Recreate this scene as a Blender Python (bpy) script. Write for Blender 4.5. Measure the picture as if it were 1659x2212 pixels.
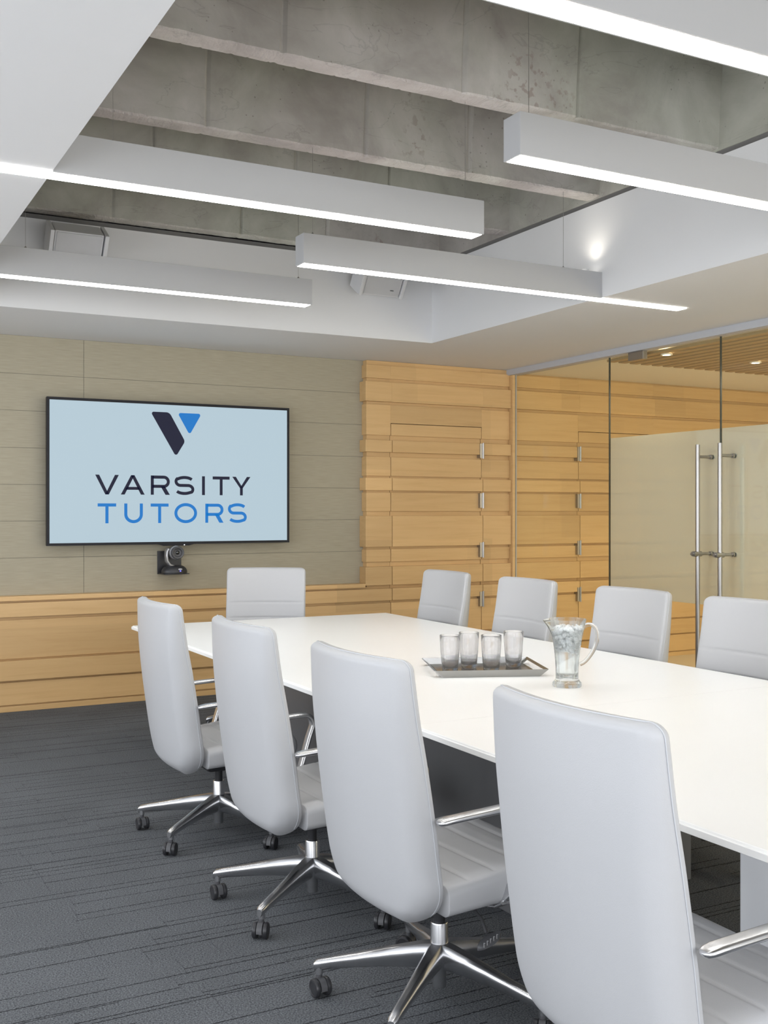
import bpy, bmesh, math, random
from mathutils import Vector, Matrix
PI = math.pi
random.seed(7)
for o in list(bpy.data.objects): bpy.data.objects.remove(o)
SC = bpy.context.scene
COL = SC.collection

# ---------------------------------------------------------------- camera
cd = bpy.data.cameras.new('camera'); cam = bpy.data.objects.new('camera', cd); COL.objects.link(cam)
cd.sensor_fit = 'HORIZONTAL'; cd.sensor_width = 36.0; cd.lens = 2319.0/1659.0*36.0
cd.shift_y = -3.0/1659.0; cd.clip_start = 0.05; cd.clip_end = 200
cam.location = (0, 0, 1.45); cam.rotation_euler = (PI/2, 0, -math.radians(28.2))
SC.camera = cam

# ---------------------------------------------------------------- exposure, world, daylight, corridor fill
SC.view_settings.view_transform = 'Standard'; SC.view_settings.look = 'None'
SC.view_settings.gamma = 1.0; SC.view_settings.exposure = 0.25
SC.view_settings.use_curve_mapping = False
w = bpy.data.worlds.new('world'); SC.world = w; w.use_nodes = True
bg = w.node_tree.nodes['Background']; bg.inputs[0].default_value = (0.80, 0.88, 1.0, 1); bg.inputs[1].default_value = 1.0

def area(name, loc, target, sx, sy, power, col):
    l = bpy.data.lights.new(name, 'AREA'); l.shape = 'RECTANGLE'; l.size = sx; l.size_y = sy
    l.energy = power; l.color = col
    o = bpy.data.objects.new(name, l); COL.objects.link(o); o.location = loc
    o.rotation_euler = (Vector(target)-Vector(loc)).to_track_quat('-Z', 'Y').to_euler()
    return o
# daylight outside the windows on the left and behind the camera
area('daylight_left', (-2.45, 2.8, 1.45), (3, 2.8, 3.0), 9.0, 2.1, 165, (0.93, 0.96, 1.0))
area('daylight_behind', (1.6, -2.75, 1.5), (1.8, 3, 3.2), 6.4, 2.1, 170, (0.98, 0.985, 1.0))
area('corridor_end_fill', (7.8, -2.72, 1.5), (7.8, 3, 1.9), 3.2, 2.0, 105, (1.0, 0.90, 0.74))  # added fill from the corridor end, no known window there
area('corridor_fill', (7.6, 2.2, 2.655), (7.6, 2.2, 0), 0.3, 6.5, 88, (1.0, 0.90, 0.74))  # added fill panel below the corridor ceiling, not a real fixture

# ---------------------------------------------------------------- materials
def newmat(name):
    m = bpy.data.materials.new(name); m.use_nodes = True
    return m, m.node_tree.nodes, m.node_tree.links, m.node_tree.nodes['Principled BSDF']
def simple(name, col, rough=0.5, metal=0.0, noise=0.0, scale=20, bump=0.0, bscale=200, spec=0.5, **kw):
    m, N, L, b = newmat(name)
    b.inputs['Base Color'].default_value = (*col, 1); b.inputs['Roughness'].default_value = rough
    b.inputs['Metallic'].default_value = metal; b.inputs['Specular IOR Level'].default_value = spec
    tc = N.new('ShaderNodeTexCoord')
    if noise:
        n = N.new('ShaderNodeTexNoise'); n.inputs['Scale'].default_value = scale; n.inputs['Detail'].default_value = 5
        L.new(tc.outputs['Object'], n.inputs['Vector'])
        r = N.new('ShaderNodeMixRGB'); r.inputs[1].default_value = (*[c*(1-noise) for c in col], 1); r.inputs[2].default_value = (*[min(1, c*(1+noise)) for c in col], 1)
        L.new(n.outputs['Fac'], r.inputs[0]); L.new(r.outputs[0], b.inputs['Base Color'])
    if bump:
        n2 = N.new('ShaderNodeTexNoise'); n2.inputs['Scale'].default_value = bscale; n2.inputs['Detail'].default_value = 4
        L.new(tc.outputs['Object'], n2.inputs['Vector'])
        bp = N.new('ShaderNodeBump'); bp.inputs['Strength'].default_value = bump; bp.inputs['Distance'].default_value = 0.002
        L.new(n2.outputs['Fac'], bp.inputs['Height']); L.new(bp.outputs[0], b.inputs['Normal'])
    for k, v in kw.items(): b.inputs[k.replace('_', ' ')].default_value = v
    return m
def emit(name, col, strength, base=None):
    m, N, L, b = newmat(name)
    b.inputs['Base Color'].default_value = (*(base or col), 1); b.inputs['Emission Color'].default_value = (*col, 1); b.inputs['Emission Strength'].default_value = strength
    b.inputs['Roughness'].default_value = 0.4
    if base: b.inputs['Specular IOR Level'].default_value = 0.08
    return m

M = {}
M['gypsum'] = simple('gypsum', (0.74, 0.74, 0.745), 0.85, noise=0.01, scale=3, bump=0.05, bscale=300)
M['leather'] = simple('white_leather', (0.455, 0.457, 0.467), 0.42, noise=0.012, scale=6, bump=0.12, bscale=420, spec=0.4)
M['piping'] = simple('leather_piping', (0.50, 0.51, 0.53), 0.5, noise=0.02)
M['chrome'] = simple('polished_aluminium', (0.64, 0.64, 0.65), 0.27, 1.0, noise=0.02, scale=30)
M['steel'] = simple('brushed_steel', (0.40, 0.385, 0.37), 0.34, 1.0, noise=0.03, scale=90)
M['tray'] = simple('tray_steel', (0.36, 0.355, 0.34), 0.25, 1.0, noise=0.03, scale=60)
M['black'] = simple('black_plastic', (0.025, 0.025, 0.028), 0.38, noise=0.05)
M['darkgrey'] = simple('dark_grey_plastic', (0.07, 0.07, 0.075), 0.45, noise=0.05)
M['mark'] = simple('pale_marking', (0.5, 0.5, 0.5), 0.5, noise=0.02)
M['tabletop'] = simple('white_table_lacquer', (0.93, 0.93, 0.92), 0.30, noise=0.006, scale=4, spec=0.25)
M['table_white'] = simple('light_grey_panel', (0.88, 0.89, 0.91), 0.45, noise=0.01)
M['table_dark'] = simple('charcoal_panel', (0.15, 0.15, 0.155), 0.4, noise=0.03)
M['fixture'] = simple('white_powder_coat', (0.43, 0.43, 0.435), 0.45, noise=0.008)
M['speaker'] = simple('off_white_plastic', (0.66, 0.66, 0.67), 0.5, noise=0.01)
M['trim_dark'] = simple('dark_reveal', (0.16, 0.155, 0.15), 0.6, noise=0.05)
M['trim_alu'] = simple('grey_reveal', (0.42, 0.41, 0.40), 0.5, noise=0.05)
M['strip'] = emit('light_diffuser', (1.0, 0.985, 0.955), 19.0)
M['up_fill'] = emit('upward_fill', (1.0, 0.985, 0.955), 3.0)  # glow added to lift the concrete overhead
M['lamp'] = emit('lamp_lens', (1.0, 0.86, 0.62), 14.0)
M['screen'] = None
M['logo_dark'] = emit('screen_dark', (0.006, 0.007, 0.022), 1.0, (0.015, 0.015, 0.02))
M['logo_blue'] = emit('screen_blue', (0.004, 0.150, 0.46), 1.0, (0.02, 0.02, 0.03))
M['power'] = emit('power_light', (0.9, 0.95, 1.0), 4)
M['blue_led'] = emit('blue_indicator', (0.12, 0.12, 0.9), 3)
M['bezel'] = simple('black_bezel', (0.014, 0.014, 0.018), 0.35, noise=0.05, spec=0.15)
M['silver'] = simple('silver_plastic', (0.42, 0.42, 0.43), 0.3, 0.6, noise=0.02)
M['lens'] = simple('lens_glass', (0.01, 0.012, 0.012), 0.06, spec=0.9, noise=0.05)
M['cream'] = simple('cream_paint', (0.86, 0.79, 0.66), 0.8, noise=0.01)
M['slat'] = simple('corridor_slat_wood', (0.44, 0.31, 0.165), 0.5, noise=0.03, scale=2)
M['glass_edge'] = simple('glass_edge', (0.05, 0.055, 0.045), 0.2, noise=0.1)

# screen: even pale blue-grey panel
M['screen'] = emit('screen_panel', (0.375, 0.48, 0.545), 1.0, (0.03, 0.03, 0.03))

def wood_mat():
    m, N, L, b = newmat('maple_wood')
    tc = N.new('ShaderNodeTexCoord'); mp = N.new('ShaderNodeMapping'); mp.inputs['Scale'].default_value = (0.9, 6, 16)
    L.new(tc.outputs['Object'], mp.inputs['Vector'])
    geo = N.new('ShaderNodeNewGeometry')
    add = N.new('ShaderNodeVectorMath'); add.operation = 'ADD'
    sc = N.new('ShaderNodeMath'); sc.operation = 'MULTIPLY'; sc.inputs[1].default_value = 37.0
    L.new(geo.outputs['Random Per Island'], sc.inputs[0])
    L.new(mp.outputs[0], add.inputs[0]); L.new(sc.outputs[0], add.inputs[1])
    n = N.new('ShaderNodeTexNoise'); n.inputs['Scale'].default_value = 1.6; n.inputs['Detail'].default_value = 8; n.inputs['Roughness'].default_value = 0.65; n.inputs['Distortion'].default_value = 0.6
    L.new(add.outputs[0], n.inputs['Vector'])
    cr = N.new('ShaderNodeValToRGB')
    cr.color_ramp.elements[0].position = 0.28; cr.color_ramp.elements[0].color = (0.595, 0.372, 0.160, 1)
    cr.color_ramp.elements[1].position = 0.72; cr.color_ramp.elements[1].color = (0.675, 0.442, 0.205, 1)
    e = cr.color_ramp.elements.new(0.5); e.color = (0.645, 0.416, 0.188, 1)
    L.new(n.outputs['Fac'], cr.inputs[0])
    # veneer panels change tone along the board
    big = N.new('ShaderNodeTexBrick'); big.inputs['Scale'].default_value = 1.0; big.inputs['Brick Width'].default_value = 1.55; big.inputs['Row Height'].default_value = 0.6
    big.inputs['Mortar Size'].default_value = 0.0; big.inputs['Color1'].default_value = (0.93, 0.93, 0.93, 1); big.inputs['Color2'].default_value = (1.05, 1.05, 1.05, 1)
    mp2 = N.new('ShaderNodeMapping'); mp2.inputs['Rotation'].default_value = (PI/2, 0, 0)
    L.new(tc.outputs['Object'], mp2.inputs['Vector']); L.new(mp2.outputs[0], big.inputs['Vector'])
    mr = N.new('ShaderNodeMapRange'); mr.inputs['To Min'].default_value = 0.92; mr.inputs['To Max'].default_value = 1.08
    L.new(geo.outputs['Random Per Island'], mr.inputs['Value'])
    mx = N.new('ShaderNodeMixRGB'); mx.blend_type = 'MULTIPLY'; mx.inputs[0].default_value = 1
    L.new(cr.outputs[0], mx.inputs[1]); L.new(mr.outputs[0], mx.inputs[2])
    mx2 = N.new('ShaderNodeMixRGB'); mx2.blend_type = 'MULTIPLY'; mx2.inputs[0].default_value = 1
    L.new(mx.outputs[0], mx2.inputs[1]); L.new(big.outputs['Color'], mx2.inputs[2])
    L.new(mx2.outputs[0], b.inputs['Base Color']); b.inputs['Roughness'].default_value = 0.38
    bp = N.new('ShaderNodeBump'); bp.inputs['Strength'].default_value = 0.08; bp.inputs['Distance'].default_value = 0.002
    L.new(n.outputs['Fac'], bp.inputs['Height']); L.new(bp.outputs[0], b.inputs['Normal'])
    return m
M['wood'] = wood_mat()

def fabric_mat():
    m, N, L, b = newmat('taupe_wall_covering')
    tc = N.new('ShaderNodeTexCoord'); mp = N.new('ShaderNodeMapping'); mp.inputs['Scale'].default_value = (2.5, 2, 70)
    L.new(tc.outputs['Object'], mp.inputs['Vector'])
    n = N.new('ShaderNodeTexNoise'); n.inputs['Scale'].default_value = 3; n.inputs['Detail'].default_value = 7
    L.new(mp.outputs[0], n.inputs['Vector'])
    cr = N.new('ShaderNodeValToRGB'); cr.color_ramp.elements[0].position = 0.3; cr.color_ramp.elements[0].color = (0.335, 0.30, 0.22, 1)
    cr.color_ramp.elements[1].position = 0.7; cr.color_ramp.elements[1].color = (0.40, 0.36, 0.27, 1)
    L.new(n.outputs['Fac'], cr.inputs[0]); L.new(cr.outputs[0], b.inputs['Base Color']); b.inputs['Roughness'].default_value = 0.75
    bp = N.new('ShaderNodeBump'); bp.inputs['Strength'].default_value = 0.15; bp.inputs['Distance'].default_value = 0.002
    L.new(n.outputs['Fac'], bp.inputs['Height']); L.new(bp.outputs[0], b.inputs['Normal'])
    return m
M['fabric'] = fabric_mat()

def carpet_mat():
    m, N, L, b = newmat('charcoal_carpet')
    tc = N.new('ShaderNodeTexCoord')
    nz = N.new('ShaderNodeTexNoise'); nz.inputs['Scale'].default_value = 120; nz.inputs['Detail'].default_value = 2
    L.new(tc.outputs['Object'], nz.inputs['Vector'])
    sub = N.new('ShaderNodeVectorMath'); sub.operation = 'SUBTRACT'; sub.inputs[1].default_value = (0.5, 0.5, 0.5)
    L.new(nz.outputs['Color'], sub.inputs[0])
    scl = N.new('ShaderNodeVectorMath'); scl.operation = 'SCALE'; scl.inputs['Scale'].default_value = 0.010
    L.new(sub.outputs[0], scl.inputs[0])
    add = N.new('ShaderNodeVectorMath'); add.operation = 'ADD'
    L.new(tc.outputs['Object'], add.inputs[0]); L.new(scl.outputs[0], add.inputs[1])
    sep = N.new('ShaderNodeSeparateXYZ'); L.new(add.outputs[0], sep.inputs[0])
    def mth(op, a, b=None, c=None):
        n = N.new('ShaderNodeMath'); n.operation = op
        for k, v in enumerate((a, b, c)):
            if v is None: continue
            if isinstance(v, (int, float)): n.inputs[k].default_value = v
            else: L.new(v, n.inputs[k])
        return n.outputs[0]
    def wn(x, y, z=0.0):
        c = N.new('ShaderNodeCombineXYZ')
        for k, v in enumerate((x, y, z)):
            if isinstance(v, (int, float)): c.inputs[k].default_value = v
            else: L.new(v, c.inputs[k])
        w_ = N.new('ShaderNodeTexWhiteNoise'); w_.noise_dimensions = '3D'; L.new(c.outputs[0], w_.inputs['Vector']); return w_.outputs['Value']
    # short and long tufted lines running along X, switched on and off and shifted from stretch to stretch
    def layer(length, row, hw, seed, thr):
        ry = mth('DIVIDE', sep.outputs['Y'], row); idx = mth('FLOOR', ry); fr = mth('FRACT', ry)
        xs = mth('ADD', mth('DIVIDE', sep.outputs['X'], length), mth('MULTIPLY', wn(idx, seed, 1.5), 17.0)); cell = mth('FLOOR', xs)
        on = mth('GREATER_THAN', wn(cell, idx, seed+0.5), thr)
        off = mth('MULTIPLY_ADD', wn(cell, idx, seed+7.5), 0.7, 0.15)
        d_ = mth('ABSOLUTE', mth('SUBTRACT', fr, off))
        ln = mth('LESS_THAN', d_, hw/row)
        cross = mth('MULTIPLY', mth('LESS_THAN', mth('FRACT', xs), 0.003/length), 0.35)
        return mth('MULTIPLY', on, mth('MAXIMUM', ln, cross))
    a = layer(1.15, 0.125, 0.0024, 3, 0.36); c = layer(0.55, 0.085, 0.0019, 11, 0.72); d = layer(1.7, 0.21, 0.0026, 23, 0.30)
    mx = N.new('ShaderNodeMath'); mx.operation = 'MAXIMUM'; L.new(a, mx.inputs[0]); L.new(c, mx.inputs[1])
    mx2 = N.new('ShaderNodeMath'); mx2.operation = 'MAXIMUM'; L.new(mx.outputs[0], mx2.inputs[0]); L.new(d, mx2.inputs[1])
    f1 = N.new('ShaderNodeTexNoise'); f1.inputs['Scale'].default_value = 190; f1.inputs['Detail'].default_value = 3
    L.new(tc.outputs['Object'], f1.inputs['Vector'])
    f2 = N.new('ShaderNodeTexNoise'); f2.inputs['Scale'].default_value = 2.5; f2.inputs['Detail'].default_value = 3
    L.new(tc.outputs['Object'], f2.inputs['Vector'])
    cr = N.new('ShaderNodeValToRGB'); cr.color_ramp.elements[0].position = 0.32; cr.color_ramp.elements[0].color = (0.062, 0.068, 0.075, 1)
    cr.color_ramp.elements[1].position = 0.70; cr.color_ramp.elements[1].color = (0.225, 0.235, 0.250, 1)
    L.new(f1.outputs['Fac'], cr.inputs[0])
    m2 = N.new('ShaderNodeMixRGB'); m2.blend_type = 'MULTIPLY'; m2.inputs[0].default_value = 0.35
    L.new(cr.outputs[0], m2.inputs[1]); L.new(f2.outputs['Fac'], m2.inputs[2])
    m3 = N.new('ShaderNodeMixRGB'); m3.inputs[2].default_value = (0.012, 0.012, 0.014, 1)
    fm = N.new('ShaderNodeMath'); fm.operation = 'MULTIPLY'; fm.inputs[1].default_value = 0.85
    L.new(mx2.outputs[0], fm.inputs[0]); L.new(fm.outputs[0], m3.inputs[0]); L.new(m2.outputs[0], m3.inputs[1])
    L.new(m3.outputs[0], b.inputs['Base Color']); b.inputs['Roughness'].default_value = 0.95; b.inputs['Specular IOR Level'].default_value = 0.15
    hs = N.new('ShaderNodeMath'); hs.operation = 'SUBTRACT'; L.new(f1.outputs['Fac'], hs.inputs[0]); L.new(mx2.outputs[0], hs.inputs[1])
    bp = N.new('ShaderNodeBump'); bp.inputs['Strength'].default_value = 0.5; bp.inputs['Distance'].default_value = 0.004
    L.new(hs.outputs[0], bp.inputs['Height']); L.new(bp.outputs[0], b.inputs['Normal'])
    return m
M['carpet'] = carpet_mat()

def concrete_mat(name, lo, mid, hi, bumpd=0.006, rough_scale=9, pores=True):
    m, N, L, b = newmat(name)
    tc = N.new('ShaderNodeTexCoord')
    n = N.new('ShaderNodeTexNoise'); n.inputs['Scale'].default_value = 2.2; n.inputs['Detail'].default_value = 10; n.inputs['Roughness'].default_value = 0.62; n.inputs['Distortion'].default_value = 0.5
    L.new(tc.outputs['Object'], n.inputs['Vector'])
    cr = N.new('ShaderNodeValToRGB'); cr.color_ramp.elements[0].position = 0.33; cr.color_ramp.elements[0].color = (*lo, 1)
    cr.color_ramp.elements[1].position = 0.68; cr.color_ramp.elements[1].color = (*hi, 1)
    e = cr.color_ramp.elements.new(0.5); e.color = (*mid, 1)
    L.new(n.outputs['Fac'], cr.inputs[0])
    # tide lines and cracks: thin contour of a distorted noise, stretched along the joists
    mp = N.new('ShaderNodeMapping'); mp.inputs['Scale'].default_value = (1.2, 1.2, 3.4); L.new(tc.outputs['Object'], mp.inputs['Vector'])
    n2 = N.new('ShaderNodeTexNoise'); n2.inputs['Scale'].default_value = 1.5; n2.inputs['Detail'].default_value = 6; n2.inputs['Distortion'].default_value = 0.8
    L.new(mp.outputs[0], n2.inputs['Vector'])
    s = N.new('ShaderNodeMath'); s.operation = 'SUBTRACT'; s.inputs[1].default_value = 0.56; L.new(n2.outputs['Fac'], s.inputs[0])
    ab = N.new('ShaderNodeMath'); ab.operation = 'ABSOLUTE'; L.new(s.outputs[0], ab.inputs[0])
    lt = N.new('ShaderNodeMapRange'); lt.inputs['From Min'].default_value = 0.0; lt.inputs['From Max'].default_value = 0.008; lt.inputs['To Min'].default_value = 0.84; lt.inputs['To Max'].default_value = 1.0
    L.new(ab.outputs[0], lt.inputs['Value'])
    mx = N.new('ShaderNodeMixRGB'); mx.blend_type = 'MULTIPLY'; mx.inputs[0].default_value = 1; L.new(cr.outputs[0], mx.inputs[1]); L.new(lt.outputs[0], mx.inputs[2])
    out = mx
    # cool violet-grey and greenish patches left by the formwork
    nh = N.new('ShaderNodeTexNoise'); nh.inputs['Scale'].default_value = 1.1; nh.inputs['Detail'].default_value = 4; L.new(tc.outputs['Object'], nh.inputs['Vector'])
    ch = N.new('ShaderNodeValToRGB'); ch.color_ramp.elements[0].position = 0.40; ch.color_ramp.elements[0].color = (1.0, 0.95, 0.99, 1)
    ch.color_ramp.elements[1].position = 0.60; ch.color_ramp.elements[1].color = (0.92, 0.96, 0.88, 1); L.new(nh.outputs['Fac'], ch.inputs[0])
    mh = N.new('ShaderNodeMixRGB'); mh.blend_type = 'MULTIPLY'; mh.inputs[0].default_value = 0.6; L.new(mx.outputs[0], mh.inputs[1]); L.new(ch.outputs[0], mh.inputs[2]); mx = mh; out = mh
    if pores:
        v = N.new('ShaderNodeTexVoronoi'); v.inputs['Scale'].default_value = 26; L.new(tc.outputs['Object'], v.inputs['Vector'])
        nn = N.new('ShaderNodeTexNoise'); nn.inputs['Scale'].default_value = 2.7; L.new(tc.outputs['Object'], nn.inputs['Vector'])
        mr = N.new('ShaderNodeMapRange'); mr.inputs['From Min'].default_value = 0.48; mr.inputs['From Max'].default_value = 0.75; mr.inputs['To Min'].default_value = 0.03; mr.inputs['To Max'].default_value = 0.20
        L.new(nn.outputs['Fac'], mr.inputs['Value'])
        lt2 = N.new('ShaderNodeMath'); lt2.operation = 'LESS_THAN'; L.new(v.outputs['Distance'], lt2.inputs[0]); L.new(mr.outputs[0], lt2.inputs[1])
        f = N.new('ShaderNodeMath'); f.operation = 'MULTIPLY'; f.inputs[1].default_value = 0.4; L.new(lt2.outputs[0], f.inputs[0])
        m2 = N.new('ShaderNodeMixRGB'); m2.inputs[2].default_value = (0.09, 0.075, 0.06, 1); L.new(f.outputs[0], m2.inputs[0]); L.new(mx.outputs[0], m2.inputs[1])
        # rust coloured specks in scattered patches
        nr = N.new('ShaderNodeTexNoise'); nr.inputs['Scale'].default_value = 1.3; nr.inputs['Detail'].default_value = 2
        mpr = N.new('ShaderNodeMapping'); mpr.inputs['Location'].default_value = (4.3, 2.2, 1.1); L.new(tc.outputs['Object'], mpr.inputs['Vector']); L.new(mpr.outputs[0], nr.inputs['Vector'])
        nr2 = N.new('ShaderNodeTexNoise'); nr2.inputs['Scale'].default_value = 28; nr2.inputs['Detail'].default_value = 5; L.new(tc.outputs['Object'], nr2.inputs['Vector'])
        g1 = N.new('ShaderNodeMapRange'); g1.inputs['From Min'].default_value = 0.62; g1.inputs['From Max'].default_value = 0.70; L.new(nr.outputs['Fac'], g1.inputs['Value'])
        g2 = N.new('ShaderNodeMapRange'); g2.inputs['From Min'].default_value = 0.55; g2.inputs['From Max'].default_value = 0.62; L.new(nr2.outputs['Fac'], g2.inputs['Value'])
        gm = N.new('ShaderNodeMath'); gm.operation = 'MULTIPLY'; L.new(g1.outputs[0], gm.inputs[0]); L.new(g2.outputs[0], gm.inputs[1])
        m3 = N.new('ShaderNodeMixRGB'); m3.inputs[2].default_value = (0.16, 0.085, 0.055, 1)
        gm2 = N.new('ShaderNodeMath'); gm2.operation = 'MULTIPLY'; gm2.inputs[1].default_value = 0.4; L.new(gm.outputs[0], gm2.inputs[0])
        L.new(gm2.outputs[0], m3.inputs[0]); L.new(m2.outputs[0], m3.inputs[1]); out = m3
    L.new(out.outputs[0], b.inputs['Base Color']); b.inputs['Roughness'].default_value = 0.85
    n3 = N.new('ShaderNodeTexNoise'); n3.inputs['Scale'].default_value = rough_scale; n3.inputs['Detail'].default_value = 9; n3.inputs['Roughness'].default_value = 0.6
    L.new(tc.outputs['Object'], n3.inputs['Vector'])
    bp = N.new('ShaderNodeBump'); bp.inputs['Strength'].default_value = 0.6; bp.inputs['Distance'].default_value = bumpd
    L.new(n3.outputs['Fac'], bp.inputs['Height']); L.new(bp.outputs[0], b.inputs['Normal'])
    return m
M['concrete'] = concrete_mat('board_concrete', (0.32, 0.305, 0.275), (0.41, 0.40, 0.36), (0.50, 0.485, 0.45), 0.004)
M['concrete_rough'] = concrete_mat('broken_concrete', (0.36, 0.335, 0.31), (0.50, 0.47, 0.44), (0.62, 0.60, 0.57), 0.03, 26, False)

def pane_mat():
    m, N, L, b = newmat('clear_pane')
    N.remove(b); out = N['Material Output']
    t = N.new('ShaderNodeBsdfTransparent'); t.inputs[0].default_value = (0.95, 0.97, 0.94, 1)
    g = N.new('ShaderNodeBsdfGlossy'); g.inputs['Roughness'].default_value = 0.02
    lw = N.new('ShaderNodeLayerWeight'); lw.inputs[0].default_value = 0.5
    pw = N.new('ShaderNodeMath'); pw.operation = 'POWER'; pw.inputs[1].default_value = 4.5; L.new(lw.outputs['Facing'], pw.inputs[0])
    fr = N.new('ShaderNodeMapRange'); fr.inputs['To Min'].default_value = 0.03; fr.inputs['To Max'].default_value = 0.8; L.new(pw.outputs[0], fr.inputs['Value'])
    mix = N.new('ShaderNodeMixShader'); L.new(fr.outputs[0], mix.inputs[0]); L.new(t.outputs[0], mix.inputs[1]); L.new(g.outputs[0], mix.inputs[2])
    L.new(mix.outputs[0], out.inputs[0]); return m
M['pane'] = pane_mat()
def frost_mat():
    m, N, L, b = newmat('frosted_film')
    N.remove(b); out = N['Material Output']
    t = N.new('ShaderNodeBsdfTransparent'); t.inputs[0].default_value = (0.95, 0.97, 0.93, 1)
    r = N.new('ShaderNodeBsdfRefraction'); r.inputs['Roughness'].default_value = 0.22; r.inputs['IOR'].default_value = 1.02; r.inputs[0].default_value = (0.95, 0.96, 0.93, 1)
    tr = N.new('ShaderNodeBsdfTranslucent'); tr.inputs[0].default_value = (0.86, 0.84, 0.80, 1)
    df = N.new('ShaderNodeBsdfDiffuse'); df.inputs[0].default_value = (0.72, 0.71, 0.68, 1)
    a = N.new('ShaderNodeMixShader'); a.inputs[0].default_value = 0.55; L.new(tr.outputs[0], a.inputs[1]); L.new(df.outputs[0], a.inputs[2])
    c = N.new('ShaderNodeMixShader'); c.inputs[0].default_value = 0.5; L.new(t.outputs[0], c.inputs[1]); L.new(r.outputs[0], c.inputs[2])
    d = N.new('ShaderNodeMixShader'); d.inputs[0].default_value = 0.56; L.new(c.outputs[0], d.inputs[1]); L.new(a.outputs[0], d.inputs[2])
    L.new(d.outputs[0], out.inputs[0]); return m
M['frost'] = frost_mat()
def glass_mat(name, col, ior=1.45, absorb=None, dens=0):
    m, N, L, b = newmat(name)
    N.remove(b); out = N['Material Output']
    g = N.new('ShaderNodeBsdfGlass'); g.inputs['Color'].default_value = (*col, 1); g.inputs['IOR'].default_value = ior; g.inputs['Roughness'].default_value = 0.0
    t = N.new('ShaderNodeBsdfTransparent'); t.inputs[0].default_value = (*[min(1, c) for c in col], 1)
    mx = N.new('ShaderNodeMixShader'); mx.inputs[0].default_value = 0.22
    L.new(g.outputs[0], mx.inputs[1]); L.new(t.outputs[0], mx.inputs[2]); L.new(mx.outputs[0], out.inputs[0])
    if absorb:
        v = N.new('ShaderNodeVolumeAbsorption'); v.inputs[0].default_value = (*absorb, 1); v.inputs[1].default_value = dens
        L.new(v.outputs[0], out.inputs['Volume'])
    return m
M['clear_glass'] = glass_mat('clear_glass', (0.97, 0.98, 0.98))
M['smoke_glass'] = glass_mat('smoked_glass', (0.965, 0.965, 0.97), 1.45, (0.35, 0.35, 0.37), 22)
M['water'] = glass_mat('water', (0.985, 0.99, 0.99), 1.33)
M['ice'] = simple('ice', (0.97, 0.98, 0.985), 0.25, noise=0.01, Transmission_Weight=0.08, IOR=1.2)

# ---------------------------------------------------------------- mesh helpers
def box(bm, x0, x1, y0, y1, z0, z1, mi=0, bev=0.0):
    vs = [bm.verts.new(p) for p in ((x0,y0,z0),(x1,y0,z0),(x1,y1,z0),(x0,y1,z0),(x0,y0,z1),(x1,y0,z1),(x1,y1,z1),(x0,y1,z1))]
    fs = [bm.faces.new([vs[i] for i in q]) for q in ((0,3,2,1),(4,5,6,7),(0,1,5,4),(1,2,6,5),(2,3,7,6),(3,0,4,7))]
    for f in fs: f.material_index = mi
    if bev:
        es = set(e for f in fs for e in f.edges)
        r = bmesh.ops.bevel(bm, geom=list(es), offset=bev, segments=2, affect='EDGES', profile=0.5, clamp_overlap=True)
        for f in r['faces']: f.material_index = mi
    return fs
def obox(bm, c, ax, ay, az, hx, hy, hz, bev=0.0):
    c = Vector(c); ax = Vector(ax).normalized(); ay = Vector(ay).normalized(); az = Vector(az).normalized()
    vs = []
    for k in (-1, 1):
        for (i, j) in ((-1,-1),(1,-1),(1,1),(-1,1)): vs.append(bm.verts.new(c+ax*hx*i+ay*hy*j+az*hz*k))
    fs = [bm.faces.new([vs[i] for i in q]) for q in ((0,3,2,1),(4,5,6,7),(0,1,5,4),(1,2,6,5),(2,3,7,6),(3,0,4,7))]
    if bev: bmesh.ops.bevel(bm, geom=list(set(e for f in fs for e in f.edges)), offset=bev, segments=2, affect='EDGES', profile=0.5, clamp_overlap=True)
def loft(bm, rings, caps=True, mi=0, closed=False):
    R = [[bm.verts.new(p) for p in r] for r in rings]; n = len(R[0])
    pairs = list(zip(R, R[1:])) + ([(R[-1], R[0])] if closed else [])
    for a, b in pairs:
        for i in range(n):
            f = bm.faces.new((a[i], a[(i+1) % n], b[(i+1) % n], b[i])); f.material_index = mi
    if caps and not closed:
        f = bm.faces.new(list(reversed(R[0]))); f.material_index = mi
        f = bm.faces.new(R[-1]); f.material_index = mi
    return R
def lathe(bm, prof, n=32, c=(0,0,0), closed=False):
    rings = []
    for r, z in prof: rings.append([(c[0]+max(r,1e-4)*math.cos(2*PI*k/n), c[1]+max(r,1e-4)*math.sin(2*PI*k/n), c[2]+z) for k in range(n)])
    loft(bm, rings, caps=not closed, closed=closed)
def tube(bm, pts, r, n=10, caps=True):
    pts = [Vector(p) for p in pts]; rings = []; up = None
    rr = r if isinstance(r, (list, tuple)) else [r]*len(pts)
    for i, p in enumerate(pts):
        t = (pts[min(i+1, len(pts)-1)]-pts[max(i-1, 0)]).normalized()
        if up is None: up = Vector((0,0,1)) if abs(t.z) < 0.9 else Vector((1,0,0))
        s = t.cross(up).normalized(); u = s.cross(t).normalized(); up = u
        rings.append([p + (s*math.cos(2*PI*k/n)+u*math.sin(2*PI*k/n))*rr[i] for k in range(n)])
    loft(bm, rings, caps)
def cyl(bm, a, b, r, n=24): tube(bm, [a, b], r, n)
def rrect(hw, hh, r, k=4):
    pts = []
    r = min(r, hw*0.999, hh*0.999)
    for cx, cy, a0 in ((hw-r, hh-r, 0), (-hw+r, hh-r, PI/2), (-hw+r, -hh+r, PI), (hw-r, -hh+r, 1.5*PI)):
        for i in range(k+1):
            a = a0+PI/2*i/k; pts.append((cx+r*math.cos(a), cy+r*math.sin(a)))
    return pts
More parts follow.
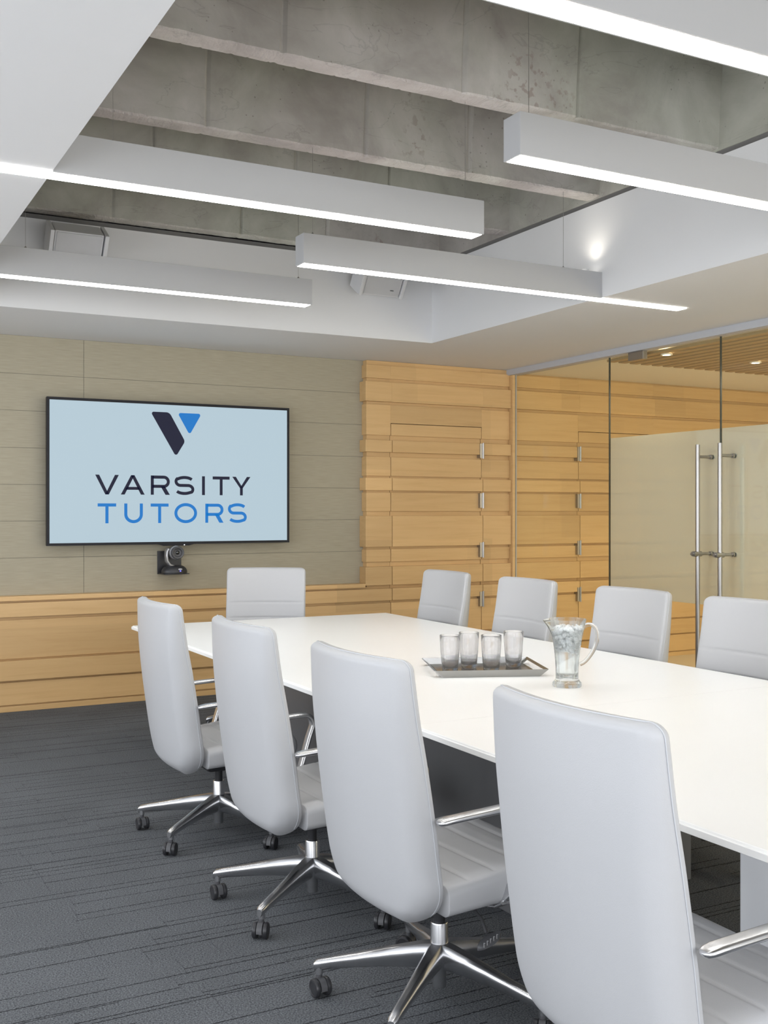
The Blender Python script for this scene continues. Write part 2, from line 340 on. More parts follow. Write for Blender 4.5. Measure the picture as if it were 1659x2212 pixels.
def sweep(bm, pts, hw, ht, wid=(0,1,0), k=3, scale=None):
    # flat bar: half width hw along `wid`, half thickness ht
    pts = [Vector(p) for p in pts]; wid = Vector(wid); rings = []
    for i, p in enumerate(pts):
        t = (pts[min(i+1, len(pts)-1)]-pts[max(i-1, 0)]).normalized()
        nrm = t.cross(wid).normalized(); s = scale[i] if scale else 1
        rings.append([p + wid*a*s + nrm*b*s for a, b in rrect(hw, ht, ht*0.95, k)])
    loft(bm, rings)
def obj(name, bm, mats, parent=None, smooth=False, angle=None):
    bmesh.ops.recalc_face_normals(bm, faces=bm.faces)
    me = bpy.data.meshes.new(name); bm.to_mesh(me); bm.free()
    for m in (mats if isinstance(mats, (list, tuple)) else [mats]): me.materials.append(m)
    if smooth:
        for p in me.polygons: p.use_smooth = True
        if angle is not None:
            try: me.set_sharp_from_angle(angle=math.radians(angle))
            except Exception: pass
    o = bpy.data.objects.new(name, me); COL.objects.link(o)
    if parent: o.parent = parent
    return o
def B(): return bmesh.new()
def thing(name, label, cat, loc=(0,0,0), rotz=0, group=None):
    o = bpy.data.objects.new(name, None); COL.objects.link(o); o.location = loc; o.rotation_euler = (0,0,rotz)
    o['label'] = label; o['category'] = cat
    if group: o['group'] = group
    o.empty_display_size = 0.1
    return o
def tag(o, label, cat, group=None):
    o['label'] = label; o['category'] = cat
    if group: o['group'] = group
    return o
def struct(o): o['kind'] = 'structure'; return o
def copy_tree(o, parent=None):
    c = o.copy(); COL.objects.link(c)
    if parent is not None: c.parent = parent
    for ch in list(o.children): copy_tree(ch, c)
    return c

# ================================================================ ROOM SHELL
XG = 5.66; YW = 8.18; ZC = 2.73; XL = -2.2; YN = -2.5
# floor
bm = B(); box(bm, XL-0.1, XG, YN-0.1, YW, -0.1, 0.0); struct(obj('floor', bm, M['carpet']))
bm = B(); box(bm, XG, 10.1, YN-0.1, YW, -0.1, 0.0)
struct(obj('floor', bm, simple('cream_floor', (0.84, 0.74, 0.56), 0.4, noise=0.03, scale=2)))

# back wall with covering: panels separated by fine seams
bm = B(); box(bm, XL-0.1, 10.1, YW, YW+0.15, 0.0, 4.0)
wb = struct(obj('wall_back', bm, M['gypsum']))
bm = B()
zs = [0.80, 1.104, 1.373, 1.641, 1.910, 2.182, 2.451, ZC]
for x0, x1 in ((XL, 1.822), (1.8235, 4.20)):
    for a, b in zip(zs, zs[1:]): box(bm, x0+0.0006, x1-0.0006, YW-0.012, YW, a+0.0010, b-0.0010, bev=0.0012)
obj('wall_covering', bm, M['fabric'], wb)
bm = B(); box(bm, XL, 4.20, YW-0.006, YW-0.001, 0.8, ZC); obj('covering_backing', bm, M['trim_dark'], wb)

# left wall with two wide windows
bm = B()
box(bm, XL-0.15, XL, YN, YW, 0, 0.5); box(bm, XL-0.15, XL, YN, YW, 2.6, 4.0)
for a, b in ((YN, -1.9), (2.7, 3.0), (7.6, YW)): box(bm, XL-0.15, XL, a, b, 0.5, 2.6)
struct(obj('wall_left', bm, M['gypsum']))
for i, (a, b) in enumerate(((-1.9, 2.7), (3.0, 7.6))):
    bm = B(); box(bm, XL-0.10, XL-0.05, a, b, 0.5, 0.55); box(bm, XL-0.10, XL-0.05, a, b, 2.55, 2.6)
    for t in (a, (a+b)/2-0.025, b-0.05): box(bm, XL-0.10, XL-0.05, t, t+0.05, 0.55, 2.55)
    struct(obj('window_%d' % (i+3), bm, M['trim_alu']))
bm = B()
box(bm, XL-0.15, 10.1, YN-0.15, YN, 0, 0.5); box(bm, XL-0.15, 10.1, YN-0.15, YN, 2.6, 4.0)
box(bm, XL-0.15, -1.6, YN-0.15, YN, 0.5, 2.6); box(bm, 4.8, 6.2, YN-0.15, YN, 0.5, 2.6); box(bm, 9.4, 10.1, YN-0.15, YN, 0.5, 2.6)  # gap at the corridor end added to admit the fill light
struct(obj('wall_front', bm, M['gypsum']))
bm = B()
box(bm, -1.6, 4.8, YN-0.1, YN-0.05, 0.5, 0.55); box(bm, -1.6, 4.8, YN-0.1, YN-0.05, 2.55, 2.6)
for t in (-1.6, 0.5, 2.65, 4.75): box(bm, t, t+0.05, YN-0.1, YN-0.05, 0.55, 2.55)
struct(obj('window_5', bm, M['trim_alu']))
bm = B(); box(bm, 6.2, 9.4, YN-0.1, YN-0.05, 0.5, 0.55); box(bm, 6.2, 9.4, YN-0.1, YN-0.05, 2.55, 2.6)  # frame of the opening invented for the corridor fill
for t in (6.2, 7.78, 9.35): box(bm, t, t+0.05, YN-0.1, YN-0.05, 0.55, 2.55)
struct(obj('window_6', bm, M['trim_alu']))
bm = B(); box(bm, 10.0, 10.1, YN, YW, 0, 4.0); struct(obj('wall_corridor', bm, M['cream']))

# lowered plaster ceiling with a rectangular recess
RX0, RX1, RY0, RY1, RZ = 0.811, 4.20, -0.6, 7.06, 3.307
bm = B()
box(bm, XL, RX0, YN, YW, ZC, ZC+0.03); box(bm, RX1, XG-0.05, YN, YW, ZC, ZC+0.03)
box(bm, RX0, RX1, RY1, YW, ZC, ZC+0.03); box(bm, RX0, RX1, YN, RY0, ZC, ZC+0.03)
box(bm, RX0-0.03, RX0, RY0-0.03, RY1+0.03, ZC+0.03, RZ); box(bm, RX1, RX1+0.03, RY0-0.03, RY1+0.03, ZC+0.03, RZ)
box(bm, RX0, RX1, RY1, RY1+0.03, ZC+0.03, RZ); box(bm, RX0, RX1, RY0-0.03, RY0, ZC+0.03, RZ)
cl = struct(obj('ceiling', bm, M['gypsum']))
bm = B(); box(bm, XG-0.05, XG+0.05, YN, YW-0.012, 2.68, ZC+0.03); struct(obj('trim_5', bm, simple('grey_header', (0.50, 0.51, 0.535), 0.6, noise=0.02)))
bm = B()
t = 0.022
box(bm, RX0, RX1, RY1+0.008, RY1+0.03, RZ, RZ+0.03); box(bm, RX1+0.008, RX1+0.03, RY0, RY1, RZ, RZ+0.03)
box(bm, RX0-0.03, RX0-0.008, RY0, RY1, RZ, RZ+0.03)
struct(obj('trim_1', bm, M['trim_dark']))

# exposed concrete deck
bm = B()
box(bm, XL, 10.1, YN, YW, 3.80, 3.95)
box(bm, RX1+0.001, RX1+0.45, YN, YW, 3.335, 3.80)
box(bm, 0.15, 0.62, YN, YW, 3.335, 3.80)
deck = struct(obj('concrete_ceiling', bm, M['concrete']))
def joist(y0, wdt=0.10, seed=0):
    rnd = random.Random(seed)
    bm = B(); x0, x1 = 0.62, RX1+0.001; n = 420
    segs = [0.62, 1.735, 2.62, 3.27, RX1+0.01]
    offs = [rnd.uniform(-0.004, 0.006) for _ in segs]
    jn = [0, 0, 0, 0]; rows = []
    for i in range(n+1):
        x = x0+(x1-x0)*i/n
        k = max(j for j, s in enumerate(segs[:-1]) if x >= s-1e-6)
        dy = offs[k]
        near = min(abs(x-s) for s in segs[1:-1])
        ridge = 0.016*max(0, 1-near/0.014)*rnd.uniform(0.5, 1.1)
        jn = [v*0.86+rnd.uniform(-1, 1)*0.0016 for v in jn]
        chip = 0.006 if rnd.random() < 0.08 else 0
        yn = y0+dy+ridge; yf = y0+wdt-dy-ridge
        zb = 3.34
        rows.append([(x, yn-0.03, 3.81), (x, yn-0.008, 3.52), (x, yn-0.002, 3.38), (x, yn+jn[0]*0.5, 3.352+jn[0]), (x, yn+0.008+jn[1]+chip, zb+0.004+jn[1]*0.7),
                     (x, (yn+yf)/2, zb+jn[3]), (x, yf-0.008+jn[2]-chip, zb+0.004+jn[2]*0.7), (x, yf+jn[2]*0.5, 3.352+jn[2]), (x, yf+0.002, 3.38), (x, yf+0.03, 3.81)])
    V = [[bm.verts.new(p) for p in r] for r in rows]
    for a, b in zip(V, V[1:]):
        for j in range(len(a)-1):
            f = bm.faces.new((a[j], b[j], b[j+1], a[j+1])); f.material_index = 1 if 3 <= j <= 6 else 0
    return obj('joist', bm, [M['concrete'], M['concrete_rough']], deck)
for i, y in enumerate((0.33, 1.27, 2.21, 3.165, 4.120, 5.090, 6.035, 6.960)): joist(y, 0.118, 20+i)

# ---------------------------------------------------------------- maple panelling
ROWS = [(2.578,2.689,0),(2.379,2.546,1),(2.094,2.354,0),(1.949,2.050,1),(1.746,1.908,0),(1.622,1.728,1),(1.445,1.604,0),(1.142,1.405,1),
        (1.014,1.120,0),(0.816,0.973,1),(0.684,0.786,1),(0.382,0.662,0),(0.228,0.370,1),(0.050,0.212,0),(0.0,0.040,0)]
YMED, YTHK, YBK = 8.08, 8.055, 8.10
D1 = (4.400, 5.325); D2 = (6.42, 7.345); DZ = 2.196
def boards(bm, x0, x1, left_free=False, zmin=0.0, zmax=2.73, xk=None, ends=True):
    for a, b, k in ROWS:
        a2, b2 = max(a, zmin), min(b, zmax)
        if b2-a2 < 0.01 or (left_free and b < 0.80): continue
        l = x0
        if left_free: l = x0-(0.020 if k else 0.0)
        box(bm, l, x1, YTHK if k else YMED, YW-0.013 if left_free else YBK+0.01, a2, b2, bev=0.0015)
def panelling(name, x0, x1, door, left_wall):
    bm = B()
    dl, dr = door
    g = 0.003
    # backing
    box(bm, x0+(0.012 if left_wall else 0), dl-g, YBK, YW-0.013, 0, ZC-0.002); box(bm, dr+g, x1, YBK, YW-0.012, 0, ZC-0.002); box(bm, dl-g, dr+g, YBK, YW-0.012, DZ+g, ZC-0.002)
    boards(bm, x0, dl-g, left_free=left_wall); boards(bm, dr+g, x1); 
    for a, b, k in ROWS:
        if a >= DZ: box(bm, dl-g, dr+g, YTHK if k else YMED, YBK+0.01, a, b)
        elif b > DZ: box(bm, dl-g, dr+g, YTHK if k else YMED, YBK+0.01, DZ+g, b)
    struct(obj(name, bm, M['wood']))
panelling('wall_panelling', 4.163, 5.632, D1, True)
panelling('wall_panelling_corridor', XG+0.02, 10.0, D2, False)
# wainscot under the covering
bm = B()
box(bm, XL, 4.174, YBK, YW-0.013, 0, 0.80)
for a, b, k in ROWS:
    if b < 0.80: box(bm, XL, D1[0]-0.003, YTHK if k else YMED, YBK+0.01, a, b, bev=0.0015)
box(bm, XL, 4.141, YTHK-0.004, YW-0.013, 0.800, 0.833, bev=0.002)
struct(obj('trim_2', bm, M['wood']))
# corner post beside the glass
bm = B(); box(bm, 5.634, 5.662, 8.035, YW-0.013, 0, 2.70, bev=0.001); struct(obj('trim_3', bm, M['wood']))
bm = B(); box(bm, 5.664, 5.676, 8.03, 8.05, 0, 2.68); struct(obj('trim_4', bm, M['trim_alu']))

def wood_door(name, door):
    dl, dr = door; g = 0.002
    root = bpy.data.objects.new(name, None); COL.objects.link(root); root.location = (dl, YBK, 0); root['kind'] = 'structure'
    bm = B()
    box(bm, g, dr-dl-g, 0.002, 0.05, 0.01, DZ-g)
    for a, b, k in ROWS:
        b2 = min(b, DZ-g)
        if b2-a < 0.01 or a < 0.005: continue
        box(bm, g, dr-dl-g, (YTHK if k else YMED)-YBK, 0.01, a, b2, bev=0.0012)
    obj('door_leaf', bm, M['wood'], root)
    side = dr-dl if name == 'door_1' else 0.0
    for z in (1.985, 1.54, 1.10, 0.66, 0.25):
        bm = B()
        cyl(bm, (side, -0.052, z-0.07), (side, -0.052, z+0.07), 0.009, 14)
        box(bm, side-0.034, side+0.001, -0.050, -0.046, z-0.065, z+0.065)
        box(bm, side-0.034, side-0.030, -0.048, 0.0, z-0.065, z+0.065)
        obj('hinge', bm, M['steel'], root, smooth=True, angle=30)
wood_door('door_1', D1); wood_door('door_2', D2)

# ---------------------------------------------------------------- glass front
def glass_panel(name, y0, y1):
    root = bpy.data.objects.new(name, None); COL.objects.link(root); root.location = (XG, 0, 0); root['kind'] = 'structure'
    bm = B(); box(bm, -0.006, 0.006, y0, y1, 0.012, 2.676); obj('glass_pane', bm, M['pane'], root)
    return root
glass_panel('window_1', 6.738, 8.04)
glass_panel('window_2', YN, 4.345)
def edge_strip(root, y):
    bm = B(); box(bm, -0.0065, 0.0065, y-0.0035, y+0.0035, 0.012, 2.676); obj('glass_edge', bm, M['glass_edge'], root)
for i, (y0, y1, hy, py) in enumerate(((5.548, 6.728, 5.625, 6.40), (4.355, 5.538, 5.415, 4.55))):
    d = glass_panel('door_%d' % (i+3), y0, y1)
    bm = B(); box(bm, 0.0075, 0.0085, y0+0.004, y1-0.004, 0.775, 2.03); obj('frosted_band', bm, M['frost'], d)
    edge_strip(d, y1)
    if i == 1: pass
    # handle: bars on both faces with standoffs
    for sgn, off in ((-1, 0.135), (1, 0.075)):
        h = B()
        cyl(h, (sgn*off, hy, 0.22), (sgn*off, hy, 1.915), 0.0155, 20)
        ho = obj('pull_handle', h, M['steel'], d, smooth=True, angle=40)
        for z in (1.83, 1.145, 0.30):
            s = B(); cyl(s, (sgn*0.008, hy, z), (sgn*(off-0.012), hy, z), 0.011, 14); cyl(s, (sgn*0.008, hy, z), (sgn*0.022, hy, z), 0.017, 14)
            obj('standoff', s, M['steel'], ho, smooth=True, angle=40)
        if sgn < 0:
            s = B(); cyl(s, (-off-0.045, hy, 1.145), (-off+0.03, hy, 1.145), 0.019, 20); cyl(s, (-off-0.060, hy, 1.145), (-off-0.045, hy, 1.145), 0.010, 14)
            obj('lock_cylinder', s, M['steel'], ho, smooth=True, angle=40)
    pf = B(); box(pf, -0.022, 0.022, py-0.085, py+0.085, 2.615, 2.679, bev=0.002); obj('patch_fitting', pf, M['steel'], d)

# ---------------------------------------------------------------- corridor ceiling
bm = B(); box(bm, XG+0.05, 10.0, YN, YW, 2.705, 2.74); cc = struct(obj('ceiling_corridor', bm, M['cream']))
bm = B(); x = XG+0.10
while x < 9.9: box(bm, x, x+0.076, YN, 6.88, 2.665, 2.685); x += 0.12
obj('slats', bm, M['slat'], cc)
for x, lab in ((5.865, 'recessed corridor downlight glowing behind the glass beside the clear door fitting'), (6.825, 'recessed corridor downlight in slats above the right glass door')):
    t = thing('recessed_downlight', lab, 'light', (x, 6.30, 2.655), 0, 'corridor downlights')
    bm = B(); lathe(bm, [(0.032, 0.0), (0.045, 0.0), (0.045, 0.012), (0.032, 0.012)], 24, closed=True); obj('trim_ring', bm, M['cream'], t, True, 40)
    bm = B(); lathe(bm, [(0.0, 0.004), (0.031, 0.004), (0.031, 0.010), (0.0, 0.010)], 24); obj('lamp_lens', bm, M['lamp'], t)
    l = bpy.data.lights.new('downlight_lamp', 'SPOT'); l.energy = 30; l.color = (1.0, 0.80, 0.52); l.spot_size = 2.2; l.spot_blend = 0.8; l.shadow_soft_size = 0.05
    lo = bpy.data.objects.new('downlight_lamp', l); COL.objects.link(lo); lo.parent = t; lo.location = (0, 0, -0.02)

# ================================================================ LINEAR LIGHTS
def linear_light(kind, y0, label, uplight=False):
    # left runs start in the plaster at the left of the recess, right runs end in the plaster at the right
    if kind == 'L': bx0, bx1, sx0, sx1 = RX0+0.001, 2.75, 0.12, 2.742; cab = (2.68, 1.05)
    else: bx0, bx1, sx0, sx1 = 2.245, RX1-0.001, 2.253, 4.885; cab = (2.32, 3.95)
    wd = 0.105
    t = thing('linear_light', label, 'light', ((bx0+bx1)/2, y0+wd/2, ZC-0.004), 0, 'linear ceiling lights'); ox, oy, oz = t.location
    bm = B(); box(bm, bx0-ox, bx1-ox, -wd/2, wd/2, 0.0, 0.155, bev=0.0012); obj('housing', bm, M['fixture'], t)
    bm = B(); box(bm, sx0-ox, sx1-ox, -wd/2+0.010, wd/2-0.010, -0.0015, 0.003); obj('diffuser', bm, M['strip'], t)
    bm = B(); box(bm, bx0-ox+0.02, bx1-ox-0.02, -0.030, 0.030, 0.1545, 0.1562); obj('upward_fill', bm, M['up_fill'], t)  # added glowing strip on the housing top, brightens the concrete deck
    for c in cab:
        bm = B(); cyl(bm, (c-ox, 0, 0.165), (c-ox, 0, (3.345 if any(q < y0+wd/2 < q+0.118 for q in (2.21, 3.165, 4.120, 5.090, 6.035)) else 3.80)-oz), 0.0011, 6); o = obj('cable', bm, M['steel'], t)
        g = B(); lathe(g, [(0.0, 0.0), (0.008, 0.0), (0.007, 0.012), (0.003, 0.02), (0.0, 0.02)], 12, (c-ox, 0, 0.155)); obj('cable_gripper', g, M['steel'], o, True, 40)
    if uplight:
        bm = B(); lathe(bm, [(0.0, 0), (0.022, 0), (0.022, 0.018), (0.0, 0.018)], 20, (4.115-ox, 0.0, 0.155)); u = obj('uplight', bm, M['fixture'], t, True, 40)
        l = bpy.data.lights.new('uplight_lamp', 'SPOT'); l.energy = 2.2; l.color = (1.0, 0.93, 0.80); l.spot_size = math.radians(125); l.spot_blend = 1.0; l.shadow_soft_size = 0.012
        lo = bpy.data.objects.new('uplight_lamp', l); COL.objects.link(lo); lo.parent = t; lo.location = (4.115-ox, 0, 0.178)
        lo.rotation_euler = Vector((-0.03, 0.0, 1.0)).to_track_quat('-Z', 'Y').to_euler()
    return t
linear_light('L', 2.145, 'suspended linear light nearest the camera, crossing the top right corner')
linear_light('R', 3.155, 'suspended linear light at upper right whose boxy left end hangs free before the concrete')
linear_light('L', 4.150, 'long suspended linear light on the left crossing in front of the second concrete joist')
linear_light('R', 5.062, 'suspended linear light in the middle running into the right plaster ceiling', True)
linear_light('L', 6.070, 'suspended linear light farthest on the left, above the television')

# ================================================================ WALL SPEAKERS
def speaker(x, label):
    t = thing('wall_speaker', label, 'speaker', (x, RY1, 3.13), 0, 'ceiling recess speakers')
    ax = Vector((1,0,0)); up = Vector((0, -0.55, 0.835)).normalized(); nf = Vector((0, -0.835, -0.55)).normalized()
    c = Vector((0, -0.165, 0.005))
    bm = B(); obox(bm, c, ax, nf, up, 0.15, 0.075, 0.10, 0.004); obj('cabinet', bm, M['speaker'], t)
    bm = B(); obox(bm, c+nf*0.077+Vector((0,0,0)), ax, nf, up, 0.140, 0.003, 0.092, 0.001); g = obj('grille', bm, simple('speaker_grille', (0.55,0.55,0.56), 0.7, noise=0.02, bump=0.3, bscale=900), t)
    bm = B(); obox(bm, c+nf*0.082+ax*0.08-up*0.05, ax, nf, up, 0.014, 0.001, 0.003); obj('badge', bm, M['darkgrey'], g)
    for s in (-1, 1):
        bm = B(); obox(bm, c+ax*s*0.168+nf*0.004, ax, nf, up, 0.012, 0.088, 0.104, 0.003); obj('side_panel', bm, M['speaker'], t)
    bm = B(); box(bm, -0.04, 0.04, -0.11, 0.0, -0.03, 0.03, bev=0.003)
    loft(bm, [[(-0.14+0.28*k/10, -0.11, 0.098+0.022*math.sin(PI*k/10)), (-0.14+0.28*k/10, 0.0, 0.098+0.022*math.sin(PI*k/10)), (-0.14+0.28*k/10, 0.0, 0.090), (-0.14+0.28*k/10, -0.11, 0.090)] for k in range(11)])
    obj('wall_bracket', bm, simple('bracket_paint', (0.45, 0.42, 0.36), 0.6, noise=0.02), t)
speaker(1.49, 'white wall speaker high in the recess at left, above the television')
speaker(3.66, 'white wall speaker tucked behind the middle linear light')

# ================================================================ TELEVISION
TX0, TX1, TZ0, TZ1, TY = 1.530, 3.443, 1.192, 2.282, 8.050
tv = thing('television', 'large wall-mounted television with black bezel showing a pale blue screen and logo', 'television', ((TX0+TX1)/2, 8.16, (TZ0+TZ1)/2))
ox, oy, oz = tv.location
bm = B(); box(bm, TX0-ox, TX1-ox, TY+0.004-oy, TY+0.045-oy, TZ0-oz, TZ1-oz, bev=0.004); obj('cabinet', bm, M['bezel'], tv)
bm = B()
for a in ((TX0, TX1, TZ0, TZ0+0.019), (TX0, TX1, TZ1-0.020, TZ1), (TX0, TX0+0.019, TZ0+0.019, TZ1-0.020), (TX1-0.019, TX1, TZ0+0.019, TZ1-0.020)):
    box(bm, a[0]-ox, a[1]-ox, TY-0.002-oy, TY+0.01-oy, a[2]-oz, a[3]-oz)
obj('bezel', bm, M['bezel'], tv)
bm = B(); box(bm, TX0+0.018-ox, TX1-0.018-ox, TY+0.002-oy, TY+0.006-oy, TZ0+0.018-oz, TZ1-0.019-oz); scr = obj('screen', bm, M['screen'], tv)
bm = B(); box(bm, -0.35, 0.35, TY+0.045-oy, 0.006, -0.22, 0.22); obj('wall_mount', bm, M['black'], tv)
bm = B(); loft(bm, [[(x-ox, TY-0.001+dy-oy, TZ0-oz+dz) for (dy, dz) in ((0,0),(0.02,0),(0.02,-h),(0,-h))] for x, h in ((2.36,0.001),(2.40,0.012),(2.60,0.012),(2.64,0.001))]); lg = obj('logo_bar', bm, M['bezel'], tv)
bm = B(); box(bm, 2.560-ox, 2.566-ox, TY-0.003-oy, TY-oy, TZ0-0.009-oz, TZ0-0.004-oz); obj('power_light', bm, M['power'], lg)
# flat lettering on the screen
YS = TY+0.0012-oy
def flat_strip(bm, pts, wd, closed=False):
    pts = [Vector(p) for p in pts]; n = len(pts); L_, R_ = [], []
    for i, p in enumerate(pts):
        a = pts[(i-1) % n] if (closed or i > 0) else None; b = pts[(i+1) % n] if (closed or i < n-1) else None
        d1 = (p-a).normalized() if a is not None else None; d2 = (b-p).normalized() if b is not None else None
        if d1 is None: d1 = d2
        if d2 is None: d2 = d1
        n1 = Vector((-d1.y, d1.x)); n2 = Vector((-d2.y, d2.x)); m = (n1+n2).normalized(); k = wd/2/max(0.3, m.dot(n1))
        L_.append(p+m*k); R_.append(p-m*k)
    lv = [bm.verts.new((q.x-ox, YS, q.y-oz)) for q in L_]; rv = [bm.verts.new((q.x-ox, YS, q.y-oz)) for q in R_]
    for i in range(n if closed else n-1):
        j = (i+1) % n; bm.faces.new((lv[i], lv[j], rv[j], rv[i]))
def poly(bm, pts): bm.faces.new([bm.verts.new((x-ox, YS, z-oz)) for x, z in pts])
def arc(cx, cz, rx, rz, a0, a1, n=16): return [(cx+rx*math.cos(math.radians(a0+(a1-a0)*i/n)), cz+rz*math.sin(math.radians(a0+(a1-a0)*i/n))) for i in range(n+1)]
W_ = 0.0235
def letter(ch, x0, x1, z0, z1):
    bm = B(); h = W_/2; dg = W_*0.62; cx = (x0+x1)/2; H = z1-z0
    if ch == 'V':
        poly(bm, [(x0,z1),(x0+0.029,z1),(cx+0.013,z0),(cx-0.013,z0)]); poly(bm, [(x1,z1),(x1-0.029,z1),(cx-0.013,z0),(cx+0.013,z0)][::-1])
    elif ch == 'A':
        poly(bm, [(x0,z0),(x0+0.029,z0),(cx+0.013,z1),(cx-0.013,z1)]); poly(bm, [(x1,z0),(x1-0.029,z0),(cx-0.013,z1),(cx+0.013,z1)][::-1])
        f = 0.26; a = x0+0.5*(x1-x0)*f+0.010; b = x1-0.5*(x1-x0)*f-0.010
        poly(bm, [(a,z0+H*f-0.002),(b,z0+H*f-0.002),(b-0.012,z0+H*f+0.020),(a+0.012,z0+H*f+0.020)])
    elif ch == 'R':
        flat_strip(bm, [(x0+h,z0),(x0+h,z1)], W_)
        mz = z0+H*0.36; r = (z1-mz-W_)/2+0.0
        cz = (z1-h+mz+h)/2; rr = (z1-h-(mz+h))/2
        flat_strip(bm, [(x0+h,z1-h)]+arc(x1-0.012-rr-0.0, cz, rr, rr, 90, -90)+[(x0+h,mz+h)], W_)
        poly(bm, [(x1,z0),(x1-0.034,z0),(cx+0.002,mz+0.012),(cx+0.036,mz+0.012)])
    elif ch == 'S':
        rz = (H-W_)/4; cy1 = z1-h-rz; cy2 = z0+h+rz; rx = (x1-x0)/2-h
        p = arc(cx, cy1, rx*0.98, rz, 28, 140, 14)+arc(cx-rx*0.45, cy1, rx*0.55, rz, 140, 262, 10)+arc(cx+rx*0.42, cy2, rx*0.58, rz, 82, -40, 10)+arc(cx, cy2, rx, rz, -52, -152, 14)
        flat_strip(bm, p, W_)
    elif ch == 'I': flat_strip(bm, [(cx,z0),(cx,z1)], W_)
    elif ch == 'T': flat_strip(bm, [(x0,z1-h),(x1,z1-h)], W_); flat_strip(bm, [(cx,z0),(cx,z1-W_)], W_)
    elif ch == 'Y':
        mz = z0+H*0.42
        poly(bm, [(x0,z1),(x0+0.030,z1),(cx+0.012,mz-0.004),(cx-0.012,mz-0.004)]); poly(bm, [(x1,z1),(x1-0.030,z1),(cx-0.012,mz-0.004),(cx+0.012,mz-0.004)][::-1])
        flat_strip(bm, [(cx,z0),(cx,mz)], W_)
    elif ch == 'U':
        rx = (x1-x0)/2-h; rz = 0.055
        flat_strip(bm, [(x0+h,z1)]+arc(cx, z0+h+rz, rx, rz, 180, 360, 20)+[(x1-h,z1)], W_)
    elif ch == 'O': flat_strip(bm, arc(cx, (z0+z1)/2, (x1-x0)/2-h, H/2-h, 0, 352.5, 47), W_, True)
    return bm
for ch, a, b in (('V',1.880,2.056),('A',2.071,2.253),('R',2.300,2.449),('S',2.486,2.644),('I',2.706,2.730),('T',2.793,2.933),('Y',2.955,3.108)):
    obj('letter_'+ch.lower(), letter(ch, a, b, 1.571, 1.718), M['logo_dark'], scr)
for ch, a, b in (('T',1.898,2.036),('U',2.097,2.239),('T',2.299,2.439),('O',2.485,2.666),('R',2.733,2.882),('S',2.919,3.077)):
    z0, z1 = (1.353, 1.508) if ch in 'OS' else (1.355, 1.504)
    obj('letter_'+ch.lower(), letter(ch, a, b, z0, z1), M['logo_blue'], scr)
def round_poly(pts, rads, k=8):
    out = []; n = len(pts)
    for i in range(n):
        p = Vector(pts[i]); a = (Vector(pts[i-1])-p).normalized(); b = (Vector(pts[(i+1) % n])-p).normalized(); ang = a.angle(b)
        r = rads[i]; t = r/math.tan(ang/2); c = p+(a+b).normalized()*(r/math.sin(ang/2)); p1 = p+a*t; p2 = p+b*t
        v1 = p1-c; v2 = p2-c; a1 = math.atan2(v1.y, v1.x); a2 = math.atan2(v2.y, v2.x); d = (a2-a1+PI) % (2*PI)-PI
        for j in range(k+1): out.append((c.x+r*math.cos(a1+d*j/k), c.y+r*math.sin(a1+d*j/k)))
    return out
bm = B(); poly(bm, round_poly([(2.298,2.205),(2.446,2.205),(2.570,1.985),(2.497,1.866)], [0.014,0.045,0.035,0.016])); obj('logo_slab', bm, M['logo_dark'], scr)
bm = B(); poly(bm, round_poly([(2.510,2.204),(2.702,2.204),(2.606,2.037)], [0.014]*3)); obj('logo_triangle', bm, M['logo_blue'], scr)

# ================================================================ VIDEO CAMERA
vc = thing('video_camera', 'small black and silver conference camera on a black plate under the television', 'camera', (2.47, 8.168, 1.0))
bm = B(); box(bm, -0.105, 0.085, -0.012, 0, -0.015, 0.165, bev=0.002); obj('wall_plate', bm, M['black'], vc)
bm = B(); box(bm, -0.10, 0.10, -0.17, -0.01, -0.012, -0.006); obj('shelf', bm, M['black'], vc)
bm = B()
rings = []
for z, r in ((-0.006, 0.098), (0.004, 0.100), (0.02, 0.098), (0.035, 0.088), (0.048, 0.072), (0.054, 0.055)):
    rings.append([(r*math.cos(2*PI*k/32), -0.105+r*0.8*math.sin(2*PI*k/32), z+0.001) for k in range(32)])
loft(bm, rings); base = obj('base', bm, M['black'], vc, True, 50)
bm = B(); lathe(bm, [(0.0,0),(0.012,0),(0.010,0.003),(0.0,0.003)], 16)
for v in bm.verts: x, y, z = v.co; v.co = (x*1.4+0.022, -0.186-z*0.5+y*0.0, y*0.55+0.029)
obj('badge', bm, M['mark'], base)
bm = B(); box(bm, 0.020, 0.027, -0.1895, -0.183, 0.012, 0.018); obj('indicator', bm, M['blue_led'], base)
bm = B(); sweep(bm, [(-0.01,-0.105,0.050),(-0.040,-0.105,0.062),(-0.060,-0.105,0.09),(-0.064,-0.105,0.13),(-0.062,-0.105,0.165),(-0.050,-0.105,0.185)], 0.030, 0.009); obj('arm', bm, M['silver'], vc, True, 50)
bm = B(); hx = 0.006
prof = [(0.0, 0.055), (0.036, 0.05), (0.050, 0.03), (0.054, 0.0), (0.054, -0.03), (0.050, -0.035)]
rings = [[(hx+r*math.cos(2*PI*k/28), -0.105+y, 0.155+r*math.sin(2*PI*k/28)) for k in range(28)] for r, y in [(max(r, 0.001), y) for r, y in prof]]
loft(bm, rings); head = obj('head', bm, M['silver'], vc, True, 50)
bm = B()
rings = [[(hx+0.004+r*math.cos(2*PI*k/28), -0.105+y, 0.155+r*math.sin(2*PI*k/28)) for k in range(28)] for r, y in ((0.049,-0.03),(0.050,-0.06),(0.046,-0.066),(0.034,-0.064),(0.028,-0.052),(0.016,-0.05))]
loft(bm, rings); obj('lens_hood', bm, M['darkgrey'], head, True, 50)
